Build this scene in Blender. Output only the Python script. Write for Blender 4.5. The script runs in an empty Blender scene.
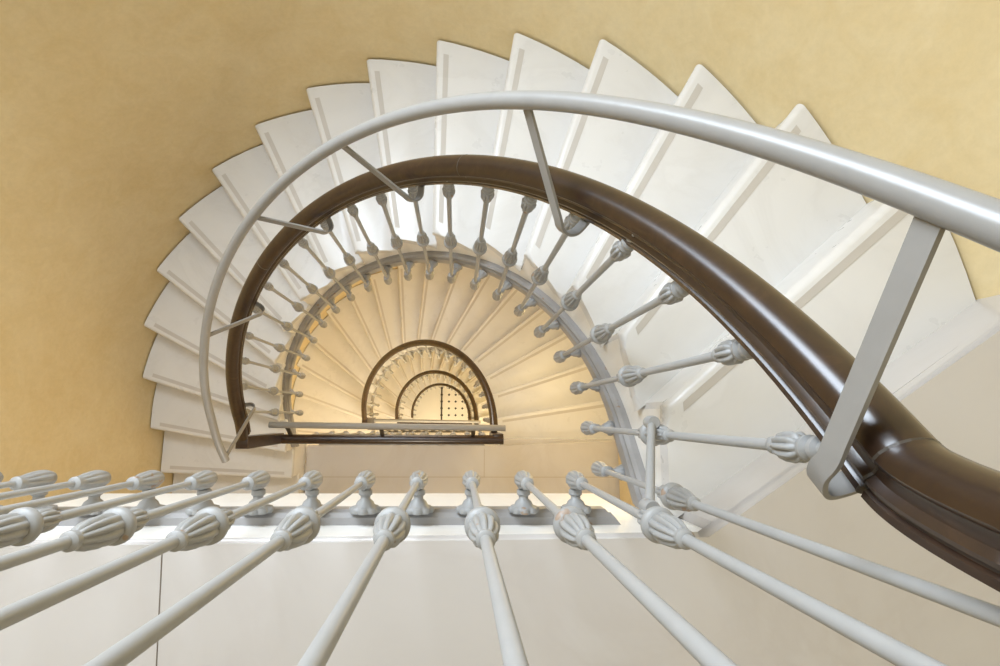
import bpy, bmesh, math, random
from mathutils import Vector, Matrix, Quaternion
random.seed(4)
PI = math.pi
S = 1.2                      # metres per layout unit
HS = 2.5974                   # storey height: 18 risers
DROP = [0.0, HS, 2 * HS, 3 * HS, 4 * HS]
ZO = DROP[4] - 0.205         # ground floor surface at z = 0
C = bpy.context.scene.collection
SC = bpy.context.scene

# ------------------------------------------------------------------ layout
R = 0.6151                   # baluster circle
RT = 0.685                   # inner edge of treads
RF = 0.700                   # stringer face
XW, YW, RW = -0.0541, 0.0235, 1.4066   # curved wall
YS = -0.096                  # baluster line on the straight landing edge
YE = -0.169                  # landing edge
RISE = 0.1443
Z0T = 0.0605                 # tread height of first step
ZL = 0.2048                  # landing height
T = 0.036                    # slab thickness
L = 0.791
def zb(a): return -0.1443 - 0.5733 * (a + 0.1612)
def zt(n): return Z0T - RISE * n

def V(x, y, z): return Vector((x * S, y * S, (z + ZO) * S))
def v(x, y, z): return Vector((x * S, y * S, z * S))

# ------------------------------------------------------------------ object helpers
def tag(o, label=None, cat=None, group=None, kind=None):
    if label: o['label'] = label
    if cat: o['category'] = cat
    if group: o['group'] = group
    if kind: o['kind'] = kind
    return o

def empty(name, loc=(0, 0, 0)):
    o = bpy.data.objects.new(name, None); C.objects.link(o)
    o.location = loc; o.empty_display_size = .1
    return o

def obj(name, bm, mat, parent=None, smooth=None, bevel=None):
    bmesh.ops.recalc_face_normals(bm, faces=bm.faces[:])
    me = bpy.data.meshes.new(name); bm.to_mesh(me); bm.free()
    me.materials.append(mat)
    o = bpy.data.objects.new(name, me); C.objects.link(o)
    if smooth is not None:
        for p in me.polygons: p.use_smooth = True
        if smooth > 0: me.set_sharp_from_angle(angle=math.radians(smooth))
    if parent:
        o.parent = parent
        o.matrix_parent_inverse = Matrix.Translation(-parent.location)
    return o

def place(name, mesh, parent, loc, rz=0.0, base=None):
    """a copy of a mesh as a child; loc in the parent's own frame"""
    o = bpy.data.objects.new(name, mesh); C.objects.link(o)
    o.parent = parent; o.location = loc; o.rotation_euler = (0, 0, rz)
    return o

# ------------------------------------------------------------------ mesh helpers
def lathe(bm, prof, seg=20, axis='z', off=(0, 0, 0), nfl=8, caps=True):
    """prof: (pos, radius[, flute]) in layout units"""
    rings = []
    for p in prof:
        pos, r = p[0], p[1]; f = p[2] if len(p) > 2 else 0
        ring = []
        for i in range(seg):
            a = 2 * PI * i / seg
            rr = r * (1 + f * (abs(math.cos(nfl * a / 2)) - .55))
            c, s = rr * math.cos(a), rr * math.sin(a)
            q = (c, s, pos) if axis == 'z' else (pos, c, s)
            ring.append(bm.verts.new(v(q[0] + off[0], q[1] + off[1], q[2] + off[2])))
        rings.append(ring)
    for a, b in zip(rings, rings[1:]):
        for i in range(seg):
            bm.faces.new((a[i], a[(i + 1) % seg], b[(i + 1) % seg], b[i]))
    if caps:
        bm.faces.new(rings[0]); bm.faces.new(rings[-1])

def sweep(bm, path, prof, lats=None, ups=None, closed_prof=True):
    """path: world Vectors; prof: (lateral, up) in layout units; lateral stays horizontal"""
    n = len(path); rings = []
    lat_prev = None
    for i, p in enumerate(path):
        t = (path[min(i + 1, n - 1)] - path[max(i - 1, 0)]).normalized()
        if lats: la = lats[i].normalized()
        else:
            h = Vector((t.x, t.y, 0))
            if h.length < 1e-4: la = lat_prev
            else:
                h.normalize(); la = Vector((h.y, -h.x, 0))
        lat_prev = la
        up = la.cross(t).normalized()
        if ups: up = ups[i]
        rings.append([bm.verts.new(p + la * (a * S) + up * (b * S)) for a, b in prof])
    m = len(prof)
    for a, b in zip(rings, rings[1:]):
        for k in range(m):
            bm.faces.new((a[k], a[(k + 1) % m], b[(k + 1) % m], b[k]))
    bm.faces.new(rings[0]); bm.faces.new(rings[-1])

def circle_prof(r, n=16):
    return [(r * math.cos(2 * PI * i / n), r * math.sin(2 * PI * i / n)) for i in range(n)]

def prism(bm, poly, z0, z1, bev=0.0, seg=3, skip=None):
    """poly: list of (x,y) layout units; bevels the horizontal outline edges listed by index (all if skip None)"""
    lo = [bm.verts.new(V(x, y, z0)) for x, y in poly]
    hi = [bm.verts.new(V(x, y, z1)) for x, y in poly]
    n = len(poly)
    bm.faces.new(lo[::-1]); bm.faces.new(hi)
    for i in range(n):
        bm.faces.new((lo[i], lo[(i + 1) % n], hi[(i + 1) % n], hi[i]))
    if bev:
        es = []
        for i in range(n):
            if skip and i in skip: continue
            j = (i + 1) % n
            es.append(bm.edges.get((hi[i], hi[j]))); es.append(bm.edges.get((lo[i], lo[j])))
        bmesh.ops.bevel(bm, geom=es, offset=bev * S, segments=seg, profile=.5, affect='EDGES', clamp_overlap=True)

def catmull(pts, per=8):
    out = []
    for i in range(len(pts) - 1):
        p0 = pts[max(i - 1, 0)]; p1 = pts[i]; p2 = pts[i + 1]; p3 = pts[min(i + 2, len(pts) - 1)]
        for k in range(per):
            t = k / per
            out.append(tuple(.5 * (2 * b + (c - a) * t + (2 * a - 5 * b + 4 * c - d) * t * t + (3 * b - a - 3 * c + d) * t ** 3)
                             for a, b, c, d in zip(p0, p1, p2, p3)))
    out.append(tuple(pts[-1]))
    return out

# plan curves: straight - half circle - straight, by arc length
WELL = (0.0, 1.0, 1.0)        # centre shift and scale of the well; the lower storeys' well is a little narrower
WOFF = 0.0
def set_well(k):
    global WELL, WOFF
    WOFF = 0.0 if k < 1 else .07   # the wall steps out a little below the first storey
    WELL = (0.0, 1.0, 1.0) if k < 1 else (-.028, .875, .95)
def wx(x): return WELL[0] + WELL[1] * x
def Cin(s, r=RT):
    if s < 0: return (wx(r), s)
    k = PI * RT
    if s <= k: return (wx(r * math.cos(s / RT)), WELL[2] * r * math.sin(s / RT))
    return (wx(-r), -(s - k))
def Cout(s, r=RW):
    r += WOFF
    if s < 0: return (XW + r, YW + s)
    k = PI * RW
    if s <= k: return (XW + r * math.cos(s / RW), YW + r * math.sin(s / RW))
    return (XW - r, YW - (s - k))

# ------------------------------------------------------------------ materials
def nt(name):
    m = bpy.data.materials.new(name); m.use_nodes = True
    t = m.node_tree; b = t.nodes['Principled BSDF']
    return m, t, b
def noise(t, scale, detail=4, rough=.55, vec=None, dist=0):
    n = t.nodes.new('ShaderNodeTexNoise'); n.inputs['Scale'].default_value = scale
    n.inputs['Detail'].default_value = detail; n.inputs['Roughness'].default_value = rough
    n.inputs['Distortion'].default_value = dist
    if vec: t.links.new(vec, n.inputs['Vector'])
    return n
def ramp(t, fac, stops):
    r = t.nodes.new('ShaderNodeValToRGB')
    e = r.color_ramp.elements
    e[0].position, e[0].color = stops[0][0], (*stops[0][1], 1)
    e[1].position, e[1].color = stops[1][0], (*stops[1][1], 1)
    for p, c in stops[2:]:
        k = e.new(p); k.color = (*c, 1)
    t.links.new(fac, r.inputs['Fac'])
    return r
def mix(t, fac, a, b, mode='MIX'):
    m = t.nodes.new('ShaderNodeMix'); m.data_type = 'RGBA'; m.blend_type = mode
    if isinstance(fac, (int, float)): m.inputs[0].default_value = fac
    else: t.links.new(fac, m.inputs[0])
    for k, x in ((6, a), (7, b)):
        if isinstance(x, tuple): m.inputs[k].default_value = (*x, 1)
        else: t.links.new(x, m.inputs[k])
    return m.outputs[2]
def bump(t, b, h, strength, dist):
    n = t.nodes.new('ShaderNodeBump'); n.inputs['Strength'].default_value = strength
    n.inputs['Distance'].default_value = dist
    t.links.new(h, n.inputs['Height']); t.links.new(n.outputs[0], b.inputs['Normal'])
def geo_pos(t):
    return t.nodes.new('ShaderNodeNewGeometry').outputs['Position']

def marble(name, base, vein, rough, vs=1.0):
    m, t, b = nt(name)
    pos = geo_pos(t)
    n1 = noise(t, 2.2 * vs, 6, .6, pos, 1.2)
    n2 = noise(t, 1.1 * vs, 3, .5, pos)
    r1 = ramp(t, n1.outputs['Fac'], [(.40, base), (.52, tuple(.5 * (a + c) for a, c in zip(base, vein))), (.56, vein), (.62, base)])
    r2 = ramp(t, n2.outputs['Fac'], [(.3, tuple(x * .965 for x in base)), (.7, base)])
    col = mix(t, .35, r2.outputs[0], r1.outputs[0])
    t.links.new(col, b.inputs['Base Color'])
    n3 = noise(t, 9, 4, .6, pos)
    rr = t.nodes.new('ShaderNodeMapRange'); rr.inputs[3].default_value = rough * .8; rr.inputs[4].default_value = rough * 1.3
    t.links.new(n3.outputs['Fac'], rr.inputs[0]); t.links.new(rr.outputs[0], b.inputs['Roughness'])
    b.inputs['Specular IOR Level'].default_value = .45
    return m
M_MARBLE = marble('white_marble', (.69, .68, .665), (.60, .585, .565), .28)
M_GRIP = marble('worn_grip_marble', (.54, .51, .475), (.48, .45, .41), .5)
M_LAND = marble('landing_marble', (.575, .55, .53), (.50, .46, .43), .17, .7)
M_FASCIA = marble('fascia_marble', (.86, .84, .80), (.78, .73, .67), .38, 1.6)

def plaster():
    m, t, b = nt('ochre_plaster')
    pos = geo_pos(t)
    n1 = noise(t, 1.3, 5, .6, pos, .6); n2 = noise(t, 7, 6, .65, pos, .8); n3 = noise(t, 40, 5, .7, pos)
    a = ramp(t, n1.outputs['Fac'], [(.32, (.69, .535, .28)), (.68, (.76, .63, .38))])
    c = ramp(t, n2.outputs['Fac'], [(.3, (.67, .515, .26)), (.72, (.78, .66, .42))])
    col = mix(t, .5, a.outputs[0], c.outputs[0])
    f = ramp(t, n3.outputs['Fac'], [(.35, (.90, .90, .90)), (.65, (1.0, 1.0, 1.0))])
    col = mix(t, .6, col, f.outputs[0], 'MULTIPLY')
    t.links.new(col, b.inputs['Base Color'])
    b.inputs['Roughness'].default_value = .62
    b.inputs['Specular IOR Level'].default_value = .3
    bump(t, b, n2.outputs['Fac'], .25, .01)
    return m
M_WALL = plaster()

def paint(name, col, rough, chips=0.0):
    m, t, b = nt(name)
    tc = t.nodes.new('ShaderNodeTexCoord')
    pos = geo_pos(t)
    n = noise(t, 30, 4, .6, pos)
    r = ramp(t, n.outputs['Fac'], [(.3, tuple(x * .93 for x in col)), (.7, col)])
    c = r.outputs[0]
    if chips:
        n2 = noise(t, 26, 3, .5, pos)
        k = ramp(t, n2.outputs['Fac'], [(.70 - chips, (0, 0, 0)), (.73 - chips, (1, 1, 1))])
        c = mix(t, k.outputs[0], c, (.30, .22, .16))
    t.links.new(c, b.inputs['Base Color'])
    b.inputs['Roughness'].default_value = rough
    bump(t, b, n.outputs['Fac'], .12, .002)
    return m
M_IRON = paint('grey_painted_iron', (.345, .345, .34), .42, .0)
M_ORN = paint('grey_ornament_paint', (.325, .325, .32), .45, .03)
M_TUBE = paint('satin_grey_tube', (.28, .275, .265), .30)
M_BRK = paint('shaded_bracket_paint', (.25, .24, .225), .4)  # shade of the brackets, which face away, put into a darker colour
M_STRIP = paint('grey_strip_paint', (.34, .33, .325), .42, .015)

def wood():
    m, t, b = nt('dark_varnished_wood')
    pos = geo_pos(t)
    n = noise(t, 14, 6, .65, pos, 2.0)
    r = ramp(t, n.outputs['Fac'], [(.32, (.022, .011, .007)), (.55, (.032, .0165, .009)), (.78, (.050, .025, .013))])
    t.links.new(r.outputs[0], b.inputs['Base Color'])
    b.inputs['Roughness'].default_value = .24
    b.inputs['Coat Weight'].default_value = .4; b.inputs['Coat Roughness'].default_value = .28
    return m
M_WOOD = wood()
def plain(name, col, rough=.5):
    m, t, b = nt(name)
    n = noise(t, 20, 3, .5, geo_pos(t))
    r = ramp(t, n.outputs['Fac'], [(.3, tuple(x * .94 for x in col)), (.7, col)])
    t.links.new(r.outputs[0], b.inputs['Base Color'])
    b.inputs['Roughness'].default_value = rough
    return m
M_CEIL = plain('white_ceiling', (.8, .78, .74), .8)
M_DARK = plain('dark_metal', (.05, .04, .03), .5)
M_JOINT = plain('grey_joint', (.42, .36, .28), .8)
M_GAP = plain('dark_joint', (.16, .13, .10), .8)

def ground_mat():
    """pale stone tiles; dark corner insets right of the threshold"""
    m, t, b = nt('ground_floor_tiles')
    sep = t.nodes.new('ShaderNodeSeparateXYZ'); t.links.new(geo_pos(t), sep.inputs[0])
    def math_(op, a, c=None):
        n = t.nodes.new('ShaderNodeMath'); n.operation = op
        for i, x in enumerate((a, c)):
            if x is None: continue
            if isinstance(x, (int, float)): n.inputs[i].default_value = x
            else: t.links.new(x, n.inputs[i])
        return n.outputs[0]
    P = .149 * S
    def cell(o, off):
        u = math_('SUBTRACT', o, off); u = math_('DIVIDE', u, P)
        return math_('ABSOLUTE', math_('SUBTRACT', u, math_('ROUND', u)))
    dx, dy = cell(sep.outputs[0], .132 * S), cell(sep.outputs[1], .190 * S)
    d = math_('LESS_THAN', math_('ADD', dx, dy), .20)
    right = math_('GREATER_THAN', sep.outputs[0], .03 * S)
    k = math_('MULTIPLY', d, right)
    n = noise(t, 2.0, 4, .5)
    r = ramp(t, n.outputs['Fac'], [(.3, (.76, .73, .66)), (.7, (.82, .79, .72))])
    c = mix(t, k, r.outputs[0], (.03, .03, .03))
    t.links.new(c, b.inputs['Base Color']); b.inputs['Roughness'].default_value = .35
    return m
M_GROUND = ground_mat()

# ------------------------------------------------------------------ steps
GA1 = [0.070 + .2407 * n for n in range(14)]
BE1 = [0.372, .577, .770, .980, 1.183, 1.385, 1.590, 1.791, 1.990, 2.193, 2.397, 2.595, 2.802, 2.999]
LINES1 = {-1: (-.153, .175 * RW)}
for n in range(14): LINES1[n] = (GA1[n] * RT, BE1[n] * RW)
LINES1[13] = (PI * RT + .01, 2.999 * RW)
LINES1[14] = (PI * RT + .187, PI * RW + .078)
LINES1[15] = (PI * RT + .350, PI * RW + .340)
LINES1[16] = (PI * RT + .600, PI * RW + .620)
LINES1[17] = (PI * RT + .850, PI * RW + .870)
GA2 = [.048, .322, .556, .812, 1.05, 1.277, 1.495, 1.688, 1.897, 2.10, 2.29, 2.49, 2.722, 2.947]
BE2 = [.088, .296, .502, .705, .918, 1.120, 1.325, 1.536, 1.732, 1.938, 2.133, 2.332, 2.568, 2.775]
LINES2 = {-1: (-.12, -.150)}
for n in range(14): LINES2[n] = (GA2[n] * RT, BE2[n] * RW)
LINES2[14] = (PI * RT + .03, 2.985 * RW)
LINES2[15] = (PI * RT + .250, PI * RW + .20)
LINES2[16] = (PI * RT + .500, PI * RW + .50)
OVER = .006
def refit(lines):
    """inner ends slid so that each nosing keeps its direction where the well is narrower"""
    out = {}
    for n, (si, so) in lines.items():
        set_well(0); p = Cin(si); o = Cout(so); set_well(1)
        best = None
        for i in range(-200, 201):
            s = si + i * .001; q = Cin(s)
            c = abs((p[0] - o[0]) * (q[1] - o[1]) - (p[1] - o[1]) * (q[0] - o[0]))
            if best is None or c < best[0]: best = (c, s)
        out[n] = (best[1], so)
    set_well(0)
    return out
LINES2R = None

def sector(lines, n, f0, f1, rin, rout, k=5):
    """plan polygon of step n; f0/f1 = shift (uphill positive) of front and back lines"""
    si1, so1 = lines[n]; si0, so0 = lines[n - 1]
    si1 -= f0; so1 -= f0; si0 -= f1; so0 -= f1
    inner = [Cin(si0 + (si1 - si0) * i / k, rin) for i in range(k + 1)]
    outer = [Cout(so1 + (so0 - so1) * i / k, rout) for i in range(k + 1)]
    return inner + outer, k

def make_step(lines, n, dz, parent, rise_last=None):
    bm = bmesh.new()
    poly, k = sector(lines, n, 0, OVER + .004, RT, RW - .008)
    m = len(poly)
    # indices: inner edges 0..k-1, front edge k, outer k+1..2k, back 2k+1
    skip = set(range(k + 1, m))
    z = zt(n) - dz
    prism(bm, poly, z - T, z, .0165, 5, skip)
    body, kk = sector(lines, n, OVER, OVER, RT, RW - .002)
    ins, outs = body[:kk + 1], body[kk + 1:][::-1]
    def slide(a, b, d):
        q = d / math.hypot(b[0] - a[0], b[1] - a[1]); return (a[0] + (b[0] - a[0]) * q, a[1] + (b[1] - a[1]) * q)
    body = [slide(a, b, .023) for a, b in zip(ins, outs)] + outs[::-1]
    prism(bm, body, z - RISE - T - .012, z - T)
    o = obj('step', bm, M_MARBLE, parent, smooth=40)
    # sunk grip band behind the nosing
    bm = bmesh.new()
    si, so = lines[n]
    def band(q):
        a, b = Cin(si - q * .85), Cout(so - q)
        d = math.hypot(b[0] - a[0], b[1] - a[1]); u = ((b[0] - a[0]) / d, (b[1] - a[1]) / d)
        return (a[0] + u[0] * .045, a[1] + u[1] * .045), (b[0] - u[0] * .06, b[1] - u[1] * .06)
    (a0, b0), (a1, b1) = band(.026), band(.046)
    prism(bm, [a0, b0, b1, a1], z - .004, z + .0008)
    g = obj('grip_band', bm, M_GRIP, parent)
    g.parent = o; g.matrix_parent_inverse = Matrix.Identity(4)
    return o

def stringer(lines, last, dz, parent, a_off=0.0):
    """curved inner face of the flight: stepped top, sloping bottom"""
    bm = bmesh.new()
    def col(s, top):
        a = s / RT
        bot = zb(a) - .060 - dz
        if s > PI * RT + .10: bot = min(bot, ZL - HS - dz - .03)
        ro, ri = RF + .006, RF
        pts = []
        for r_ in (ri, ro):
            x, y = Cin(s, r_)
            pts.append((bm.verts.new(V(x, y, bot)), bm.verts.new(V(x, y, top))))
        return pts
    cols = []
    s_prev = -.171
    cols.append(col(s_prev, ZL - T - dz))
    for n in range(-1, last + 1):
        e = lines[n][0] - (OVER if n > -1 else OVER)
        top = zt(n) - T - dz
        steps = max(1, int((e - s_prev) / .04))
        if n > -1: cols.append(col(s_prev + 1e-4, top))
        for i in range(1, steps + 1):
            cols.append(col(s_prev + (e - s_prev) * i / steps, top))
        s_prev = e
    for a, b in zip(cols, cols[1:]):
        (al, ah), (aol, aoh) = a; (bl, bh), (bol, boh) = b
        bm.faces.new((al, bl, bh, ah)); bm.faces.new((aol, aoh, boh, bol))
        bm.faces.new((ah, bh, boh, aoh)); bm.faces.new((al, aol, bol, bl))
    for c_ in (cols[0], cols[-1]):
        bm.faces.new((c_[0][0], c_[0][1], c_[1][1], c_[1][0]))
    return obj('stringer', bm, M_FASCIA, parent)

STRIP = [(-.004, .066), (.014, .066), (.022, .058), (.016, .050), (.016, .030), (.022, .022), (.022, -.010),
         (.016, -.018), (.014, -.046), (.008, -.054), (.004, -.066), (-.004, -.066)]
def strip_curved(dz, s0, s1, parent):
    bm = bmesh.new(); n = 60; rings = []
    for i in range(n + 1):
        s = s0 + (s1 - s0) * i / n; a = s / RT
        ring = []
        for d, h in STRIP:
            x, y = Cin(s, RF - d); ring.append(bm.verts.new(V(x, y, zb(a) + h - dz)))
        rings.append(ring)
    m = len(STRIP)
    for a, b in zip(rings, rings[1:]):
        for k in range(m): bm.faces.new((a[k], a[(k + 1) % m], b[(k + 1) % m], b[k]))
    bm.faces.new(rings[0]); bm.faces.new(rings[-1])
    return obj('moulding_strip', bm, M_STRIP, parent, smooth=35)

LINES2R = refit(LINES2)
FLIGHT_LABELS = [
    'nearest winding flight of white marble stair steps, inside the ochre wall',
    'cream lamplit flight of winder steps one storey below, inside the nearest curved balustrade',
    'small flight of steps two storeys below, inside the second wooden handrail arc',
    'smallest flight of steps three storeys below, ringing the dotted ground floor']
for k in (0, 1, 2, 3):
    set_well(k)
    lines = LINES1 if k == 0 else LINES2R if k > 0 else LINES2
    last = 16
    root = empty('stair_flight', V(0, .7, ZL - DROP[k + 1]))
    tag(root, FLIGHT_LABELS[k], 'staircase', 'stair flights down the stairwell')
    for n in range(0, last + 1): make_step(lines, n, DROP[k], root)
    stringer(lines, last, DROP[k], root)
    strip_curved(DROP[k], -.165, PI * RT + .165, root)

# ------------------------------------------------------------------ landings (setting)
def make_landing(k):
    dz = DROP[k]; z = ZL - dz
    set_well(k)
    lines = LINES1 if k == 0 else LINES2R if k > 0 else LINES2
    xr_ = wx(1) - wx(0); XRT, XRF = wx(RT), wx(RF)
    set_well(k - 1)
    XLT, XLF = wx(-RT), wx(-RF)
    set_well(k)
    si, so = lines[-1]
    yb = -2.30
    if k == 0: yl = -.17            # upper flight's arrival is outside the picture
    else: yl = -(.60 if k == 1 else .50)
    bm = bmesh.new()
    o_pt = Cout(so, RW - .006)
    edge = [(XLT, YE), (XRT, YE), o_pt]
    right = []
    if so > 0:
        for i in range(1, 4): right.append(Cout(so * (1 - i / 4), RW - .006))
    right += [(XW + RW + WOFF - .006, YW if so > 0 else YW + so - .01), (XW + RW + WOFF - .006, yb), (XW - RW - WOFF + .006, yb)]
    if k == 0: poly = edge + right + [(XW - RW - WOFF + .006, YE)]
    else: poly = edge + right + [(XW - RW - WOFF + .006, yl - .02), (XLT, yl)]
    m = len(poly)
    bev_edges = {0, 1} if k else {0, 1, m - 1}
    prism(bm, poly, z - T, z, .0125, 3, set(range(m)) - bev_edges)
    body = [(XLF, YE - .0125), (XRF, YE - .0125), (XW + RW + WOFF, YE - .0125), (XW + RW + WOFF, yb), (XW - RW - WOFF, yb), (XW - RW - WOFF, min(yl, YE) - .03), (XLF, min(yl, YE) - .03)]
    prism(bm, body, z - T - .22, z - T)
    # right wing behind the first nosing
    ia = Cin(si - OVER, RT); oo = Cout(so - OVER, RW); qd = .030 / math.hypot(oo[0] - ia[0], oo[1] - ia[1])
    i_pt = (ia[0] + (oo[0] - ia[0]) * qd, ia[1] + (oo[1] - ia[1]) * qd)
    if oo[1] > YE: prism(bm, [(XRF + .004, YE - .02), i_pt, oo] + ([Cout(so * .5, RW)] if so > 0 else []) + [(XW + RW + WOFF, YE - .02)], z - RISE - T - .012, z - T)
    # edge beam
    o = obj('floor', bm, M_LAND, None, smooth=40)
    lab = ['polished pale marble landing floor under the foreground balusters',
           'cream marble landing floor one storey below behind the straight wooden rail',
           'landing floor two storeys below', 'landing floor three storeys below'][k]
    tag(o, lab, 'floor', None, 'structure')
    bm = bmesh.new()
    prism(bm, [(XLF, YE - .011), (XRF, YE - .011), (XRF, YE - .0124), (XLF, YE - .0124)], z - T - .22, z - T - .0004)
    prism(bm, [(XLF, YE - .011), (XRF, YE - .011), (XRF, YE - .16), (XLF, YE - .16)], z - .60, z - T - .2205)
    o = obj('trim_%d' % (k + 11), bm, M_FASCIA); tag(o, ['white marble fascia of the landing edge behind the foreground brackets', 'fascia of the landing edge one storey below',
        'fascia of the landing edge two storeys below', 'fascia of the landing edge three storeys below'][k], 'trim', None, 'structure')
    # straight moulding strip on the fascia
    bm = bmesh.new(); rings = []
    for x, sk in ((XLT + .02, 0), (XRT - .09, 1)):
        rings.append([bm.verts.new(V(x + (.02 - d) * (.8 if sk else 0), YE - .011 + d, h - .065 - dz)) for d, h in STRIP])
    mm = len(STRIP)
    for i in range(mm): bm.faces.new((rings[0][i], rings[0][(i + 1) % mm], rings[1][(i + 1) % mm], rings[1][i]))
    bm.faces.new(rings[0]); bm.faces.new(rings[1])
    o = obj('trim_%d' % (k + 1 if k >= 0 else 9), bm, M_STRIP, None, smooth=35)
    tag(o, ['grey moulded strip along the white landing edge in the foreground', 'moulded strip along the landing edge one storey below',
            'moulded strip along the landing edge two storeys below', 'moulded strip along the landing edge three storeys below'][k], 'trim', None, 'structure')
for k in (0, 1, 2, 3): make_landing(k)

# slab joint lines on the foreground landing
bm = bmesh.new()
for w in (.0008,):
    a = [(-.1435 - w, YE - .004), (-.1435 + w, YE - .004), (-.131 + w, -.45), (-.115 + w, -2.2), (-.115 - w, -2.2), (-.131 - w, -.45)]
    prism(bm, a, ZL - .004, ZL + .0006)
o = obj('trim_5', bm, M_GAP); tag(o, 'thin dark joint across the landing marble at lower left', 'trim', None, 'structure')

zj = ZL - DROP[1]
for i, (a, lab) in enumerate((([(.478, YE - .02), (.482, YE - .02), (.482, -.372), (.478, -.372)], 'thin joint between grey and yellow slabs on the lower landing'),
                              ([(-.66, -.370), (1.40, -.370), (1.40, -.374), (-.66, -.374)], 'thin joint running along the lower landing under the foreground balusters'))):
    bm = bmesh.new(); prism(bm, a, zj - .004, zj + .0006)
    o = obj('trim_%d' % (7 + i), bm, M_JOINT); tag(o, lab, 'trim', None, 'structure')

# ground floor
bm = bmesh.new()
prism(bm, [(XW - RW - .15, -2.4), (XW + RW + .15, -2.4), (XW + RW + .15, 1.6), (XW - RW - .15, 1.6)], ZL - DROP[4] - .12, ZL - DROP[4])
o = obj('floor', bm, M_GROUND); tag(o, 'pale ground floor with small dark corner insets at the bottom of the well', 'floor', None, 'structure')
bm = bmesh.new()
zg = ZL - DROP[4]
prism(bm, [(-.045, -.4), (-.012, -.4), (-.012, .66), (-.045, .66)], zg, zg + .012)
for y in (.04, .19, .34, .49, .64):
    prism(bm, [(-.055, y - .018), (-.002, y - .018), (-.002, y + .018), (-.055, y + .018)], zg, zg + .016)
o = obj('trim_6', bm, M_DARK); tag(o, 'dark threshold bar across the ground floor', 'trim', None, 'structure')

# ------------------------------------------------------------------ walls and ceiling
ZTOP = 2.9
ZW = -2.31                   # height where the lower, slightly wider wall begins
def wall_strip(name, pts, label, z0, z1, th=.15):
    bm = bmesh.new(); cols = []
    for (x, y), (nx, ny) in pts:
        cols.append([bm.verts.new(V(x, y, z0)), bm.verts.new(V(x, y, z1)),
                     bm.verts.new(V(x + nx * th, y + ny * th, z0)), bm.verts.new(V(x + nx * th, y + ny * th, z1))])
    for a, b in zip(cols, cols[1:]):
        bm.faces.new((a[0], b[0], b[1], a[1])); bm.faces.new((a[2], a[3], b[3], b[2]))
        bm.faces.new((a[1], b[1], b[3], a[3])); bm.faces.new((a[0], a[2], b[2], b[0]))
    for c_ in (cols[0], cols[-1]): bm.faces.new((c_[0], c_[1], c_[3], c_[2]))
    o = obj(name, bm, M_WALL, None, smooth=30); tag(o, label, 'wall', None, 'structure')
for k, z0, z1, lab in ((0, ZW, ZTOP, ' at the upper storey'), (1, zg - .1, ZW, ' below the first storey')):
    set_well(k)
    arc = [(Cout(PI * RW * i / 96), (math.cos(PI * i / 96), math.sin(PI * i / 96))) for i in range(97)]
    q = RW + WOFF
    wall_strip('wall_back', arc, 'curved ochre plaster wall around the stairs' + lab, z0, z1)
    wall_strip('wall_left', [((XW - q, YW), (-1, 0)), ((XW - q, -2.45), (-1, 0))], 'straight ochre wall left of the landings' + lab, z0, z1)
    wall_strip('wall_right', [((XW + q, -2.45), (1, 0)), ((XW + q, YW), (1, 0))], 'straight ochre wall right of the landings' + lab, z0, z1)
    wall_strip('wall_front', [((XW - q - .15, -2.3), (0, -1)), ((XW + q + .15, -2.3), (0, -1))], 'ochre wall behind the landings' + lab, z0, z1)
set_well(0)
bm = bmesh.new()
prism(bm, [(XW - RW - .15, -2.45), (XW + RW + .15, -2.45), (XW + RW + .15, 1.6), (XW - RW - .15, 1.6)], ZTOP, ZTOP + .1)
o = obj('ceiling', bm, M_CEIL); tag(o, 'white ceiling over the stairwell', 'ceiling', None, 'structure')

# ------------------------------------------------------------------ balusters
KNOB = [(-.062, .0060), (-.060, .0088, .2), (-.050, .0116, .28), (-.038, .0126, .28), (-.030, .0100), (-.024, .0108), (-.021, .0190),
        (-.018, .0204), (-.013, .0204), (-.010, .0192), (-.008, .0140), (-.005, .0154, .16), (.012, .0158, .24), (.030, .0136, .28), (.042, .0108, .26),
        (.046, .0090), (.049, .0102), (.054, .0100), (.057, .0060)]
FINIAL = [(-.032, .0012), (-.030, .007), (-.022, .0130), (-.008, .0168, .06), (.006, .0172, .12), (.022, .0156, .2), (.038, .0124, .22),
          (.044, .0112), (.048, .0122), (.056, .0118), (.060, .0060)]
COLLAR = [(-.044, .0066), (-.042, .0090), (-.036, .0094), (-.032, .0088), (-.029, .0112, .30), (-.018, .0132, .32), (-.004, .0138, .30), (.001, .0125, .2),
          (.004, .0082), (.008, .0122), (.013, .0126), (.016, .0084), (.019, .0084), (.022, .0120), (.027, .0120), (.030, .0080), (.060, .0080)]
BRACK = [(.002, .0085), (.016, .0085), (.019, .0125), (.027, .0128), (.030, .0092), (.035, .0092), (.040, .0150), (.047, .0185),
         (.050, .0265, .22), (.056, .0285, .2), (.0605, .026, .2)]
def mesh_of(bm, name, mat):
    bmesh.ops.recalc_face_normals(bm, faces=bm.faces[:])
    me = bpy.data.meshes.new(name); bm.to_mesh(me); bm.free(); me.materials.append(mat)
    for p in me.polygons: p.use_smooth = True
    me.set_sharp_from_angle(angle=math.radians(50))
    return me
def rod_mesh(z1, seg=16):
    bm = bmesh.new(); lathe(bm, [(.02, .0054), (.3, .0058), (z1, .0064)], seg); return mesh_of(bm, 'baluster', M_IRON)
def part_mesh(prof, name, z=0, seg=60, axis='z', nfl=10):
    bm = bmesh.new(); lathe(bm, prof, seg, axis, (0, 0, z), nfl); return mesh_of(bm, name, M_ORN)
ME_KNOB = part_mesh(KNOB, 'knob'); ME_FIN = part_mesh(FINIAL, 'finial'); ME_COL = part_mesh(COLLAR, 'collar')
ME_BR = part_mesh(BRACK, 'bracket', 0, 48, 'x', 8)
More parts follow.
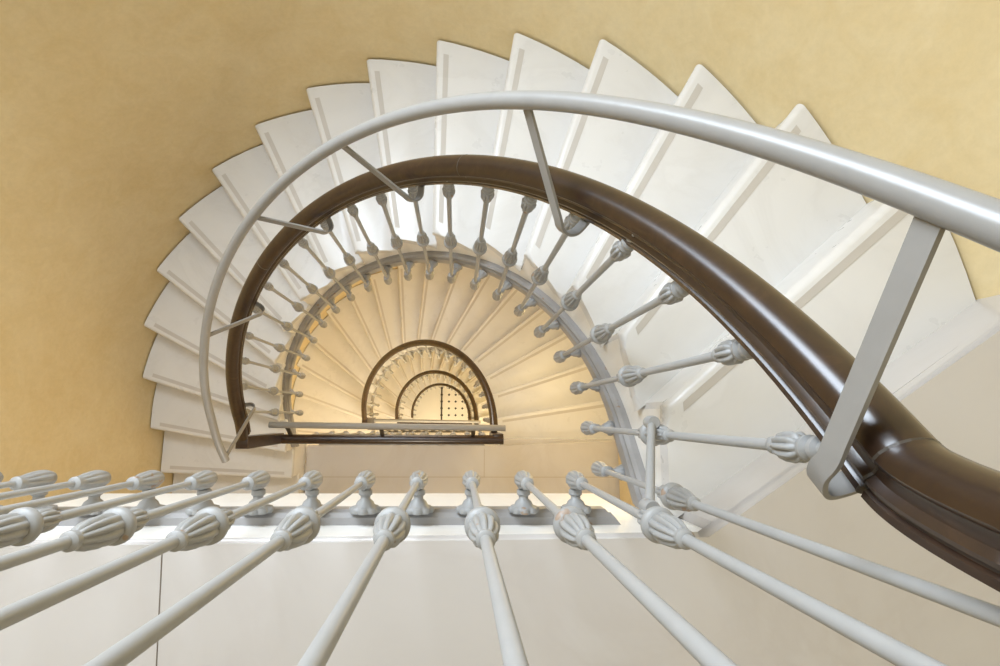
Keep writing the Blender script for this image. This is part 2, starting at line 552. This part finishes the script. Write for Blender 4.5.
ME_BRC = part_mesh([(p[0], p[1] * (.78 if p[1] < .02 else .62), *p[2:]) for p in BRACK], 'bracket', 0, 48, 'x', 8)
A_KNOB = .4233
LC, LS, LC1 = .838, .902, 1.07
ME_ROD = {x: rod_mesh(x) for x in (LC, LS, LC1)}
def simple_mesh(z1):
    bm = bmesh.new(); sg = 10
    lathe(bm, [(.02, .0065), (z1, .0075)], sg)
    lathe(bm, [(p[0] + A_KNOB, p[1]) for p in KNOB[::2]], sg); lathe(bm, [p[:2] for p in FINIAL], sg)
    lathe(bm, [(p[0] + z1 - .065, p[1]) for p in COLLAR[::2]], sg); lathe(bm, [p[:2] for p in BRACK], sg, 'x')
    return mesh_of(bm, 'baluster', M_IRON)
ME_SIMPLE = {x: simple_mesh(x) for x in (LC, LS)}

def baluster(parent, x, y, z, rz, ln, detailed=True):
    loc = V(x, y, z) - parent.location
    if not detailed: return place('baluster', ME_SIMPLE[ln], parent, loc, rz)
    b = place('baluster', ME_ROD[ln], parent, loc, rz)
    place('finial', ME_FIN, b, (0, 0, 0)); place('knob', ME_KNOB, b, v(0, 0, A_KNOB))
    place('collar', ME_COL, b, v(0, 0, ln - .065)); place('bracket', ME_BR if ln == LS else ME_BRC, b, (0, 0, 0))
    return b

RAILW = .86
# measured polar positions of the nearest flight's balusters
CB = [(6.281 - 2 * PI, .616, -.244), (.165, .620, -.332), (.322, .619, -.425), (.477, .609, -.492), (.642, .617, -.611), (.798, .613, -.686),
      (.956, .611, -.776), (1.117, .610, -.870), (1.277, .612, -.962), (1.437, .613, -1.055), (1.595, .614, -1.150), (1.762, .616, -1.246),
      (1.924, .620, -1.348), (2.087, .622, -1.444), (2.249, .622, -1.538), (2.406, .617, -1.618), (2.575, .618, -1.722), (2.738, .618, -1.815),
      (2.908, .621, -1.908), (3.078, .627, -2.004)]
SX = [.5235 - .10146 * i for i in range(12)]

# ------------------------------------------------------------------ handrails
HALF = [(.0150, -.040), (.0195, -.038), (.0198, -.031), (.0165, -.0285), (.0165, -.0250), (.0215, -.0235), (.0228, -.0195), (.0205, -.0160),
        (.0180, -.0130), (.0180, -.0070), (.0205, -.0015), (.0255, .0010), (.0280, .0050), (.0272, .0120), (.0235, .0195), (.0175, .0250), (.0095, .0288)]
RAILP = HALF + [(0, .030)] + [(-a, b) for a, b in HALF[::-1]]
RAILP = [(a * RAILW, b * .9) for a, b in RAILP]
RZ = .866                    # rail centre above finials on a flight
RL = .935                    # rail centre above finials on a landing
RR = .617
def Crail(s):
    if s < 0: return (wx(RR), s)
    k = PI * RR
    if s <= k: return (wx(RR * math.cos(s / RR)), WELL[2] * RR * math.sin(s / RR))
    return (wx(-RR) - .15 * (s - k) , -(s - k))
def rail_z(s):
    """rail height along the nearest flight; it steepens into the gooseneck at the top"""
    z = zb(s / RR) + RZ
    if s < -.006: z += 50 * (-.006 - s) ** 2
    return z
def flight_rail(dz, parent, drop=0.0, s_end=None, s0=None):
    bm = bmesh.new(); path = []
    s0 = -.006 if s0 is None else s0; s1 = PI * RR + .066 * (WELL[1] > .99)
    n = 110
    for i in range(n + 1):
        s = s0 + (s1 - s0) * i / n; x, y = Crail(s)
        path.append(V(x, y, (rail_z(s) if dz == 0 else zb(s / RR) + RZ) - drop - dz))
    sweep(bm, path, RAILP)
    return obj('handrail', bm, M_WOOD, parent, smooth=32), path[0], path[-1]

def ramp_rail(pts, parent, name='handrail_ramp', lat=None):
    bm = bmesh.new()
    P = [V(*p) for p in catmull(pts, 10)]
    sweep(bm, P, RAILP, lats=[lat] * len(P) if lat else None)
    return obj(name, bm, M_WOOD, parent, smooth=32)

def joint_ring(p, t, la, parent):
    bm = bmesh.new(); up = la.cross(t).normalized()
    sweep(bm, [p - t * .0012 * S, p + t * .0012 * S], [(a * 1.012, b * 1.012) for a, b in RAILP], lats=[la, la])
    return obj('rail_joint', bm, M_DARK, parent)

# nearest flight: balustrade
bal = empty('curved_balustrade', V(0, R, -.8))
tag(bal, 'nearest curving balustrade of grey iron balusters under a dark brown wooden handrail', 'balustrade', 'curved balustrades of the stair flights')
for a, r_, z in CB: baluster(bal, r_ * math.cos(a), r_ * math.sin(a), z, a, LC)
rail, p_top, p_end = (set_well(0), flight_rail(0, bal))[1]
# joints along the rail
for s in (1.05 * RR, 2.15 * RR):
    x0, y0 = Crail(s); x1, y1 = Crail(s + .01)
    p = V(x0, y0, zb(s / RR) + RZ); t = (V(x1, y1, zb((s + .01) / RR) + RZ) - p).normalized()
    h = Vector((t.x, t.y, 0)).normalized(); joint_ring(p, t, Vector((h.y, -h.x, 0)), bal)
set_well(0)
zr1 = RL - HS
xe, ye = Crail(PI * RR + .066)
ze = zb((PI * RR + .066) / RR) + RZ

def post_between(parent, x, y, z0, z1, w=.024):
    """square wooden drop block joining two rails at a corner"""
    bm = bmesh.new(); prism(bm, [(x - w, y - w), (x + w, y - w), (x + w, y + w), (x - w, y + w)], z0, z1, .006, 2)
    return obj('handrail_drop', bm, M_WOOD, parent, smooth=40)
post_between(bal, xe - .002, ye - .026, zr1 - .02, ze + .012, .0265)

# landing balustrade in the foreground
lb = empty('straight_balustrade', V(0, YS, ZL))
tag(lb, 'straight foreground balustrade of grey iron balusters fanning toward the camera, with brown rail end', 'balustrade', 'straight balustrades of the landings')
for x in SX: baluster(lb, x, YS, 0, -PI / 2, LS)
baluster(lb, .628, -.095, -.20, -.15, LC1)
def rp(q): return (Crail(q)[0], Crail(q)[1], rail_z(q))
GN = [rp(-.006), rp(-.014), rp(-.022), rp(-.030), rp(-.038), rp(-.046), (.613, -.057, .803), (.608, -.068, .850), (.595, -.080, .893), (.567, -.091, .920), (.52, YS, .932), (.46, YS, RL), (.40, YS, RL)]
bm = bmesh.new()
GP = [V(*p) for p in catmull(GN, 10)]
sweep(bm, GP, RAILP)
obj('handrail', bm, M_WOOD, lb, smooth=32)
bm = bmesh.new(); sweep(bm, [V(.40, YS, RL), V(-.64, YS, RL)], RAILP); obj('handrail', bm, M_WOOD, lb, smooth=32)
p = V(*rp(-.006)); t = (V(*rp(.004)) - p).normalized(); h = Vector((t.x, t.y, 0)).normalized()
joint_ring(p, t, Vector((h.y, -h.x, 0)), lb)
# thin tie bar between the corner balusters
bm = bmesh.new()
P = [V(.602, .018, .200), V(.5275, -.0835, .372)]
sweep(bm, P, circle_prof(.0062, 12)); 
obj('tie_bar', bm, M_ORN, lb, smooth=40)
for p in (P[0], P[1]):
    bm = bmesh.new(); lathe(bm, [(-.012, .0095), (-.008, .0105), (.008, .0105), (.012, .0095)], 16)
    me = mesh_of(bm, 'clamp', M_ORN); place('clamp', me, lb, p - lb.location)

# lower storeys
CL = ['wooden railed curved balustrade one storey below, around the middle of the well', 'small curved balustrade two storeys below with thin brown rail',
      'smallest curved balustrade three storeys below, around the dotted ground floor']
SL = ['straight brown handrail with grey tube on the landing one storey below', 'short straight brown handrail on the landing two storeys below',
      'shortest straight handrail on the landing three storeys below']
for k in (1, 2, 3):
    dz = DROP[k]
    set_well(k)
    b = empty('curved_balustrade', V(0, R, -.8 - dz)); tag(b, CL[k - 1], 'balustrade', 'curved balustrades of the stair flights')
    for a, r_, z in CB: baluster(b, wx(r_ * math.cos(a)), WELL[2] * r_ * math.sin(a), z - dz, a, LC, False)
    flight_rail(dz, b, .02, s0=-.06)
    xe2 = wx(-RR)
    if k < 3: post_between(b, xe2, -.02, RL - DROP[k + 1] - .02, zb(PI) + RZ - .02 - dz, .0265)
    s_ = empty('straight_balustrade', V(0, YS, ZL - dz)); tag(s_, SL[k - 1], 'balustrade', 'straight balustrades of the landings')
    xr_ = wx(RR); set_well(k - 1); xl_ = wx(-RR) - .028; set_well(k)
    for i in range(12): baluster(s_, xr_ - .05 - (xr_ - xl_ - .12) * i / 11, YS, -dz, -PI / 2, LS, False)
    bm = bmesh.new(); sweep(bm, [V(xr_ + .0265, YS, RL - dz), V(xl_ - .02, YS, RL - dz)], RAILP); obj('handrail', bm, M_WOOD, s_, smooth=32)
    post_between(s_, xr_, YS + .004, zb(-.06 / RR) + RZ - .05 - dz, RL - dz + .022, .0265)

# ------------------------------------------------------------------ grey safety tubes
def tube_taper(bm, path, r0, r1, n=24):
    rings = []; m = len(path)
    for i, p in enumerate(path):
        t = (path[min(i + 1, m - 1)] - path[max(i - 1, 0)]).normalized()
        la = Vector((t.y, -t.x, 0)).normalized(); up = la.cross(t); r = (r0 + (r1 - r0) * i / m) * S
        rings.append([bm.verts.new(p + la * (r * math.cos(2 * PI * k / n)) + up * (r * math.sin(2 * PI * k / n))) for k in range(n)])
    for a, b in zip(rings, rings[1:]):
        for k in range(n): bm.faces.new((a[k], a[(k + 1) % n], b[(k + 1) % n], b[k]))
    bm.faces.new(rings[0]); bm.faces.new(rings[-1])
set_well(0)
REL = [(.2, .312), (.3, .309), (.45, .302), (.7, .297), (2.6, .297), (2.86, .308), (3.01, .324), (3.142, .336)]
def rel(a):
    for (a0, r0), (a1, r1) in zip(REL, REL[1:]):
        if a <= a1: return r0 + (r1 - r0) * (a - a0) / (a1 - a0)
    return REL[-1][1]
TB = [(.224 + (3.12 - .224) * i / 40, 0) for i in range(41)]
TB = [(a, zb(a) + L + sum(rel(a + .1 * j) for j in (-2, -1, 0, 1, 2)) / 5) for a, _ in TB]
tr = empty('safety_rail', V(0, R, .3))
tag(tr, 'grey tubular safety rail raised above the nearest curved wooden handrail', 'handrail', 'grey safety tubes')
pts = [(R * math.cos(a), R * math.sin(a), z) for a, z in TB]
d0 = [a - b for a, b in zip(pts[0], pts[1])]
pts = [tuple(a + b * q for a, b in zip(pts[0], d0)) for q in (3.4, 2.2, 1.0)] + pts + [(-.617, -.030, -.940), (-.615, -.085, -.980), (-.603, -.150, -1.024)]
bm = bmesh.new()
TP = [V(*p) for p in catmull(pts, 8)]
tube_taper(bm, TP, .0122, .0148)
obj('tube', bm, M_TUBE, tr, smooth=50)

def flat_bracket(ab, parent, lean=.04, reach=.06, w=.019, th=.0045):
    """flat bar square to the sloping rail: down from the tube past the well side, hooking under the rail"""
    s0 = ab * RR
    c0 = V(*Crail(s0), rail_z(s0)); s2 = max(s0, .09)
    tn = (V(*Crail(s2 + .01), rail_z(s2 + .01)) - V(*Crail(s2), rail_z(s2))).normalized()
    inw = Vector((-math.cos(ab), -math.sin(ab), 0)); inw = (inw - tn * inw.dot(tn)).normalized()
    up = inw.cross(tn).normalized()
    if up.z < 0: up = -up
    # tube point in the plane square to the rail
    q0 = min((p for p in TPF if (p - c0).length < .5 * S), key=lambda p: abs((p - c0).dot(tn) - lean * S))
    q0 = q0 - up * (.010 * S)
    def at(a, h): return c0 + inw * (a * S) + up * (h * S)
    q2 = at(reach, -.010)
    ax = (q2 - q0).normalized()
    ctrl = [q0 - ax * .003 * S, q0 + (q2 - q0) * .3, q0 + (q2 - q0) * .62, q0 + (q2 - q0) * .90, q2, at(reach + .001, -.026), at(reach - .006, -.042), at(reach * .62, -.050), at(reach * .3, -.047), at(0, -.040)]
    P = [Vector(p) for p in catmull([tuple(c) for c in ctrl], 8)]
    bm = bmesh.new(); rings = []
    for i, p in enumerate(P):
        t = (P[min(i + 1, len(P) - 1)] - P[max(i - 1, 0)]).normalized()
        la = (tn - t * tn.dot(t)).normalized(); u2 = la.cross(t).normalized()
        rings.append([bm.verts.new(p + la * (sx * w / 2 * S) + u2 * (sy * th / 2 * S)) for sx, sy in ((-1, -1), (1, -1), (1, 1), (-1, 1))])
    for a, b_ in zip(rings, rings[1:]):
        for k in range(4): bm.faces.new((a[k], a[(k + 1) % 4], b_[(k + 1) % 4], b_[k]))
    bm.faces.new(rings[0]); bm.faces.new(rings[-1])
    return obj('bracket', bm, M_BRK, parent, smooth=40)
TPF = []
for a, b_ in zip(TP, TP[1:]): TPF += [a.lerp(b_, j / 6) for j in range(6)]
for ab in (.010, .655, 1.285, 1.775, 2.42, 3.08): flat_bracket(ab, tr, .054 if ab < .1 else .050, .043 if ab < .1 else .056)

for k in (1, 2):
    s_ = empty('safety_rail', V(0, -.03, .9 - DROP[k]))
    tag(s_, ['straight grey tube beside the brown landing rail one storey below', 'short straight grey tube beside the landing rail two storeys below'][k - 1], 'handrail', 'grey safety tubes')
    zt_ = 1.02 - DROP[k]; set_well(k)
    bm = bmesh.new(); sweep(bm, [V(-.645, -.022, zt_), V(wx(RR) + .03, -.034, zt_)], circle_prof(.0158, 16)); obj('tube', bm, M_TUBE, s_, smooth=50)
    for x in (-.56, -.09, .38):
        bm = bmesh.new()
        sweep(bm, [V(x, -.032, zt_ - .004), V(x, -.055, zt_ - .045), V(x, -.09, RL - DROP[k] - .01)], [(-.010, -.003), (.010, -.003), (.010, .003), (-.010, .003)], lats=[Vector((1, 0, 0))] * 3)
        obj('bracket', bm, M_DARK, s_)

# ------------------------------------------------------------------ lights
def area(name, loc, size, energy, col, rot=(0, 0, 0), sy=None):
    d = bpy.data.lights.new(name, 'AREA'); d.energy = energy; d.color = col; d.size = size * S
    if sy: d.shape = 'RECTANGLE'; d.size_y = sy * S
    o = bpy.data.objects.new(name, d); C.objects.link(o); o.location = V(*loc); o.rotation_euler = rot
    return o
def bulb(name, loc, energy, col, r=.08):
    d = bpy.data.lights.new(name, 'POINT'); d.energy = energy; d.color = col; d.shadow_soft_size = r * S
    o = bpy.data.objects.new(name, d); C.objects.link(o); o.location = V(*loc)
    return o
area('skylight', (-.1, .20, ZTOP - .05), 1.9, 34, (.84, .92, 1.0))
area('added_daylight', (XW - .58, YW + RW - .20, .78), 1.2, 145, (.76, .87, 1.0), (math.radians(-76), 0, math.radians(22)), 1.15)  # added cool daylight in front of the curved wall; no window is built there
area('added_daylight', (XW - .10, YW + RW - .02, .62 - HS), .9, 34, (1.0, .95, .86), (math.radians(-70), 0, 0), .8)  # added pale fill that whitens the flight one storey below; no window there
WARM = (1.0, .88, .64)
bulb('ceiling_or_fill_lamp', (.0, -1.15, -.45), 36, (1.0, .92, .78), .2)
for k in (0, 1, 2):
    bulb('ceiling_or_fill_lamp', (1.16, .50, -1.50 - DROP[k]), 54, (1.0, .77, .38), .35)  # added warm fill hung in mid-air, yellowing the right of each lower flight
for k in (1, 2, 3):
    bulb('ceiling_or_fill_lamp', (.15, -1.0, -.45 - DROP[k]), 170, WARM, .3)
w = bpy.data.worlds.new('world'); SC.world = w; w.use_nodes = True
w.node_tree.nodes['Background'].inputs[0].default_value = (.9, .95, 1, 1)
w.node_tree.nodes['Background'].inputs[1].default_value = .3

# ------------------------------------------------------------------ camera
def rotm(p, r, y):
    cx, sx, cy, sy, cz, sz = math.cos(p), math.sin(p), math.cos(r), math.sin(r), math.cos(y), math.sin(y)
    X = Matrix(((1, 0, 0), (0, cx, -sx), (0, sx, cx))); Y = Matrix(((cy, 0, sy), (0, 1, 0), (-sy, 0, cy))); Z = Matrix(((cz, -sz, 0), (sz, cz, 0), (0, 0, 1)))
    return Z @ X @ Y
cd = bpy.data.cameras.new('camera'); cd.sensor_width = 36; cd.lens = 18.0; cd.clip_start = .01; cd.clip_end = 100
cd.shift_x = .02624; cd.shift_y = .00701
co = bpy.data.objects.new('camera', cd); C.objects.link(co)
co.matrix_world = Matrix.Translation(V(.28941, .02673, 1.0)) @ rotm(.15036, -.03568, .01033).to_4x4()
SC.camera = co
vs = SC.view_settings
vs.view_transform = 'Standard'; vs.look = 'None'; vs.exposure = -.10; vs.gamma = 1; vs.use_curve_mapping = False
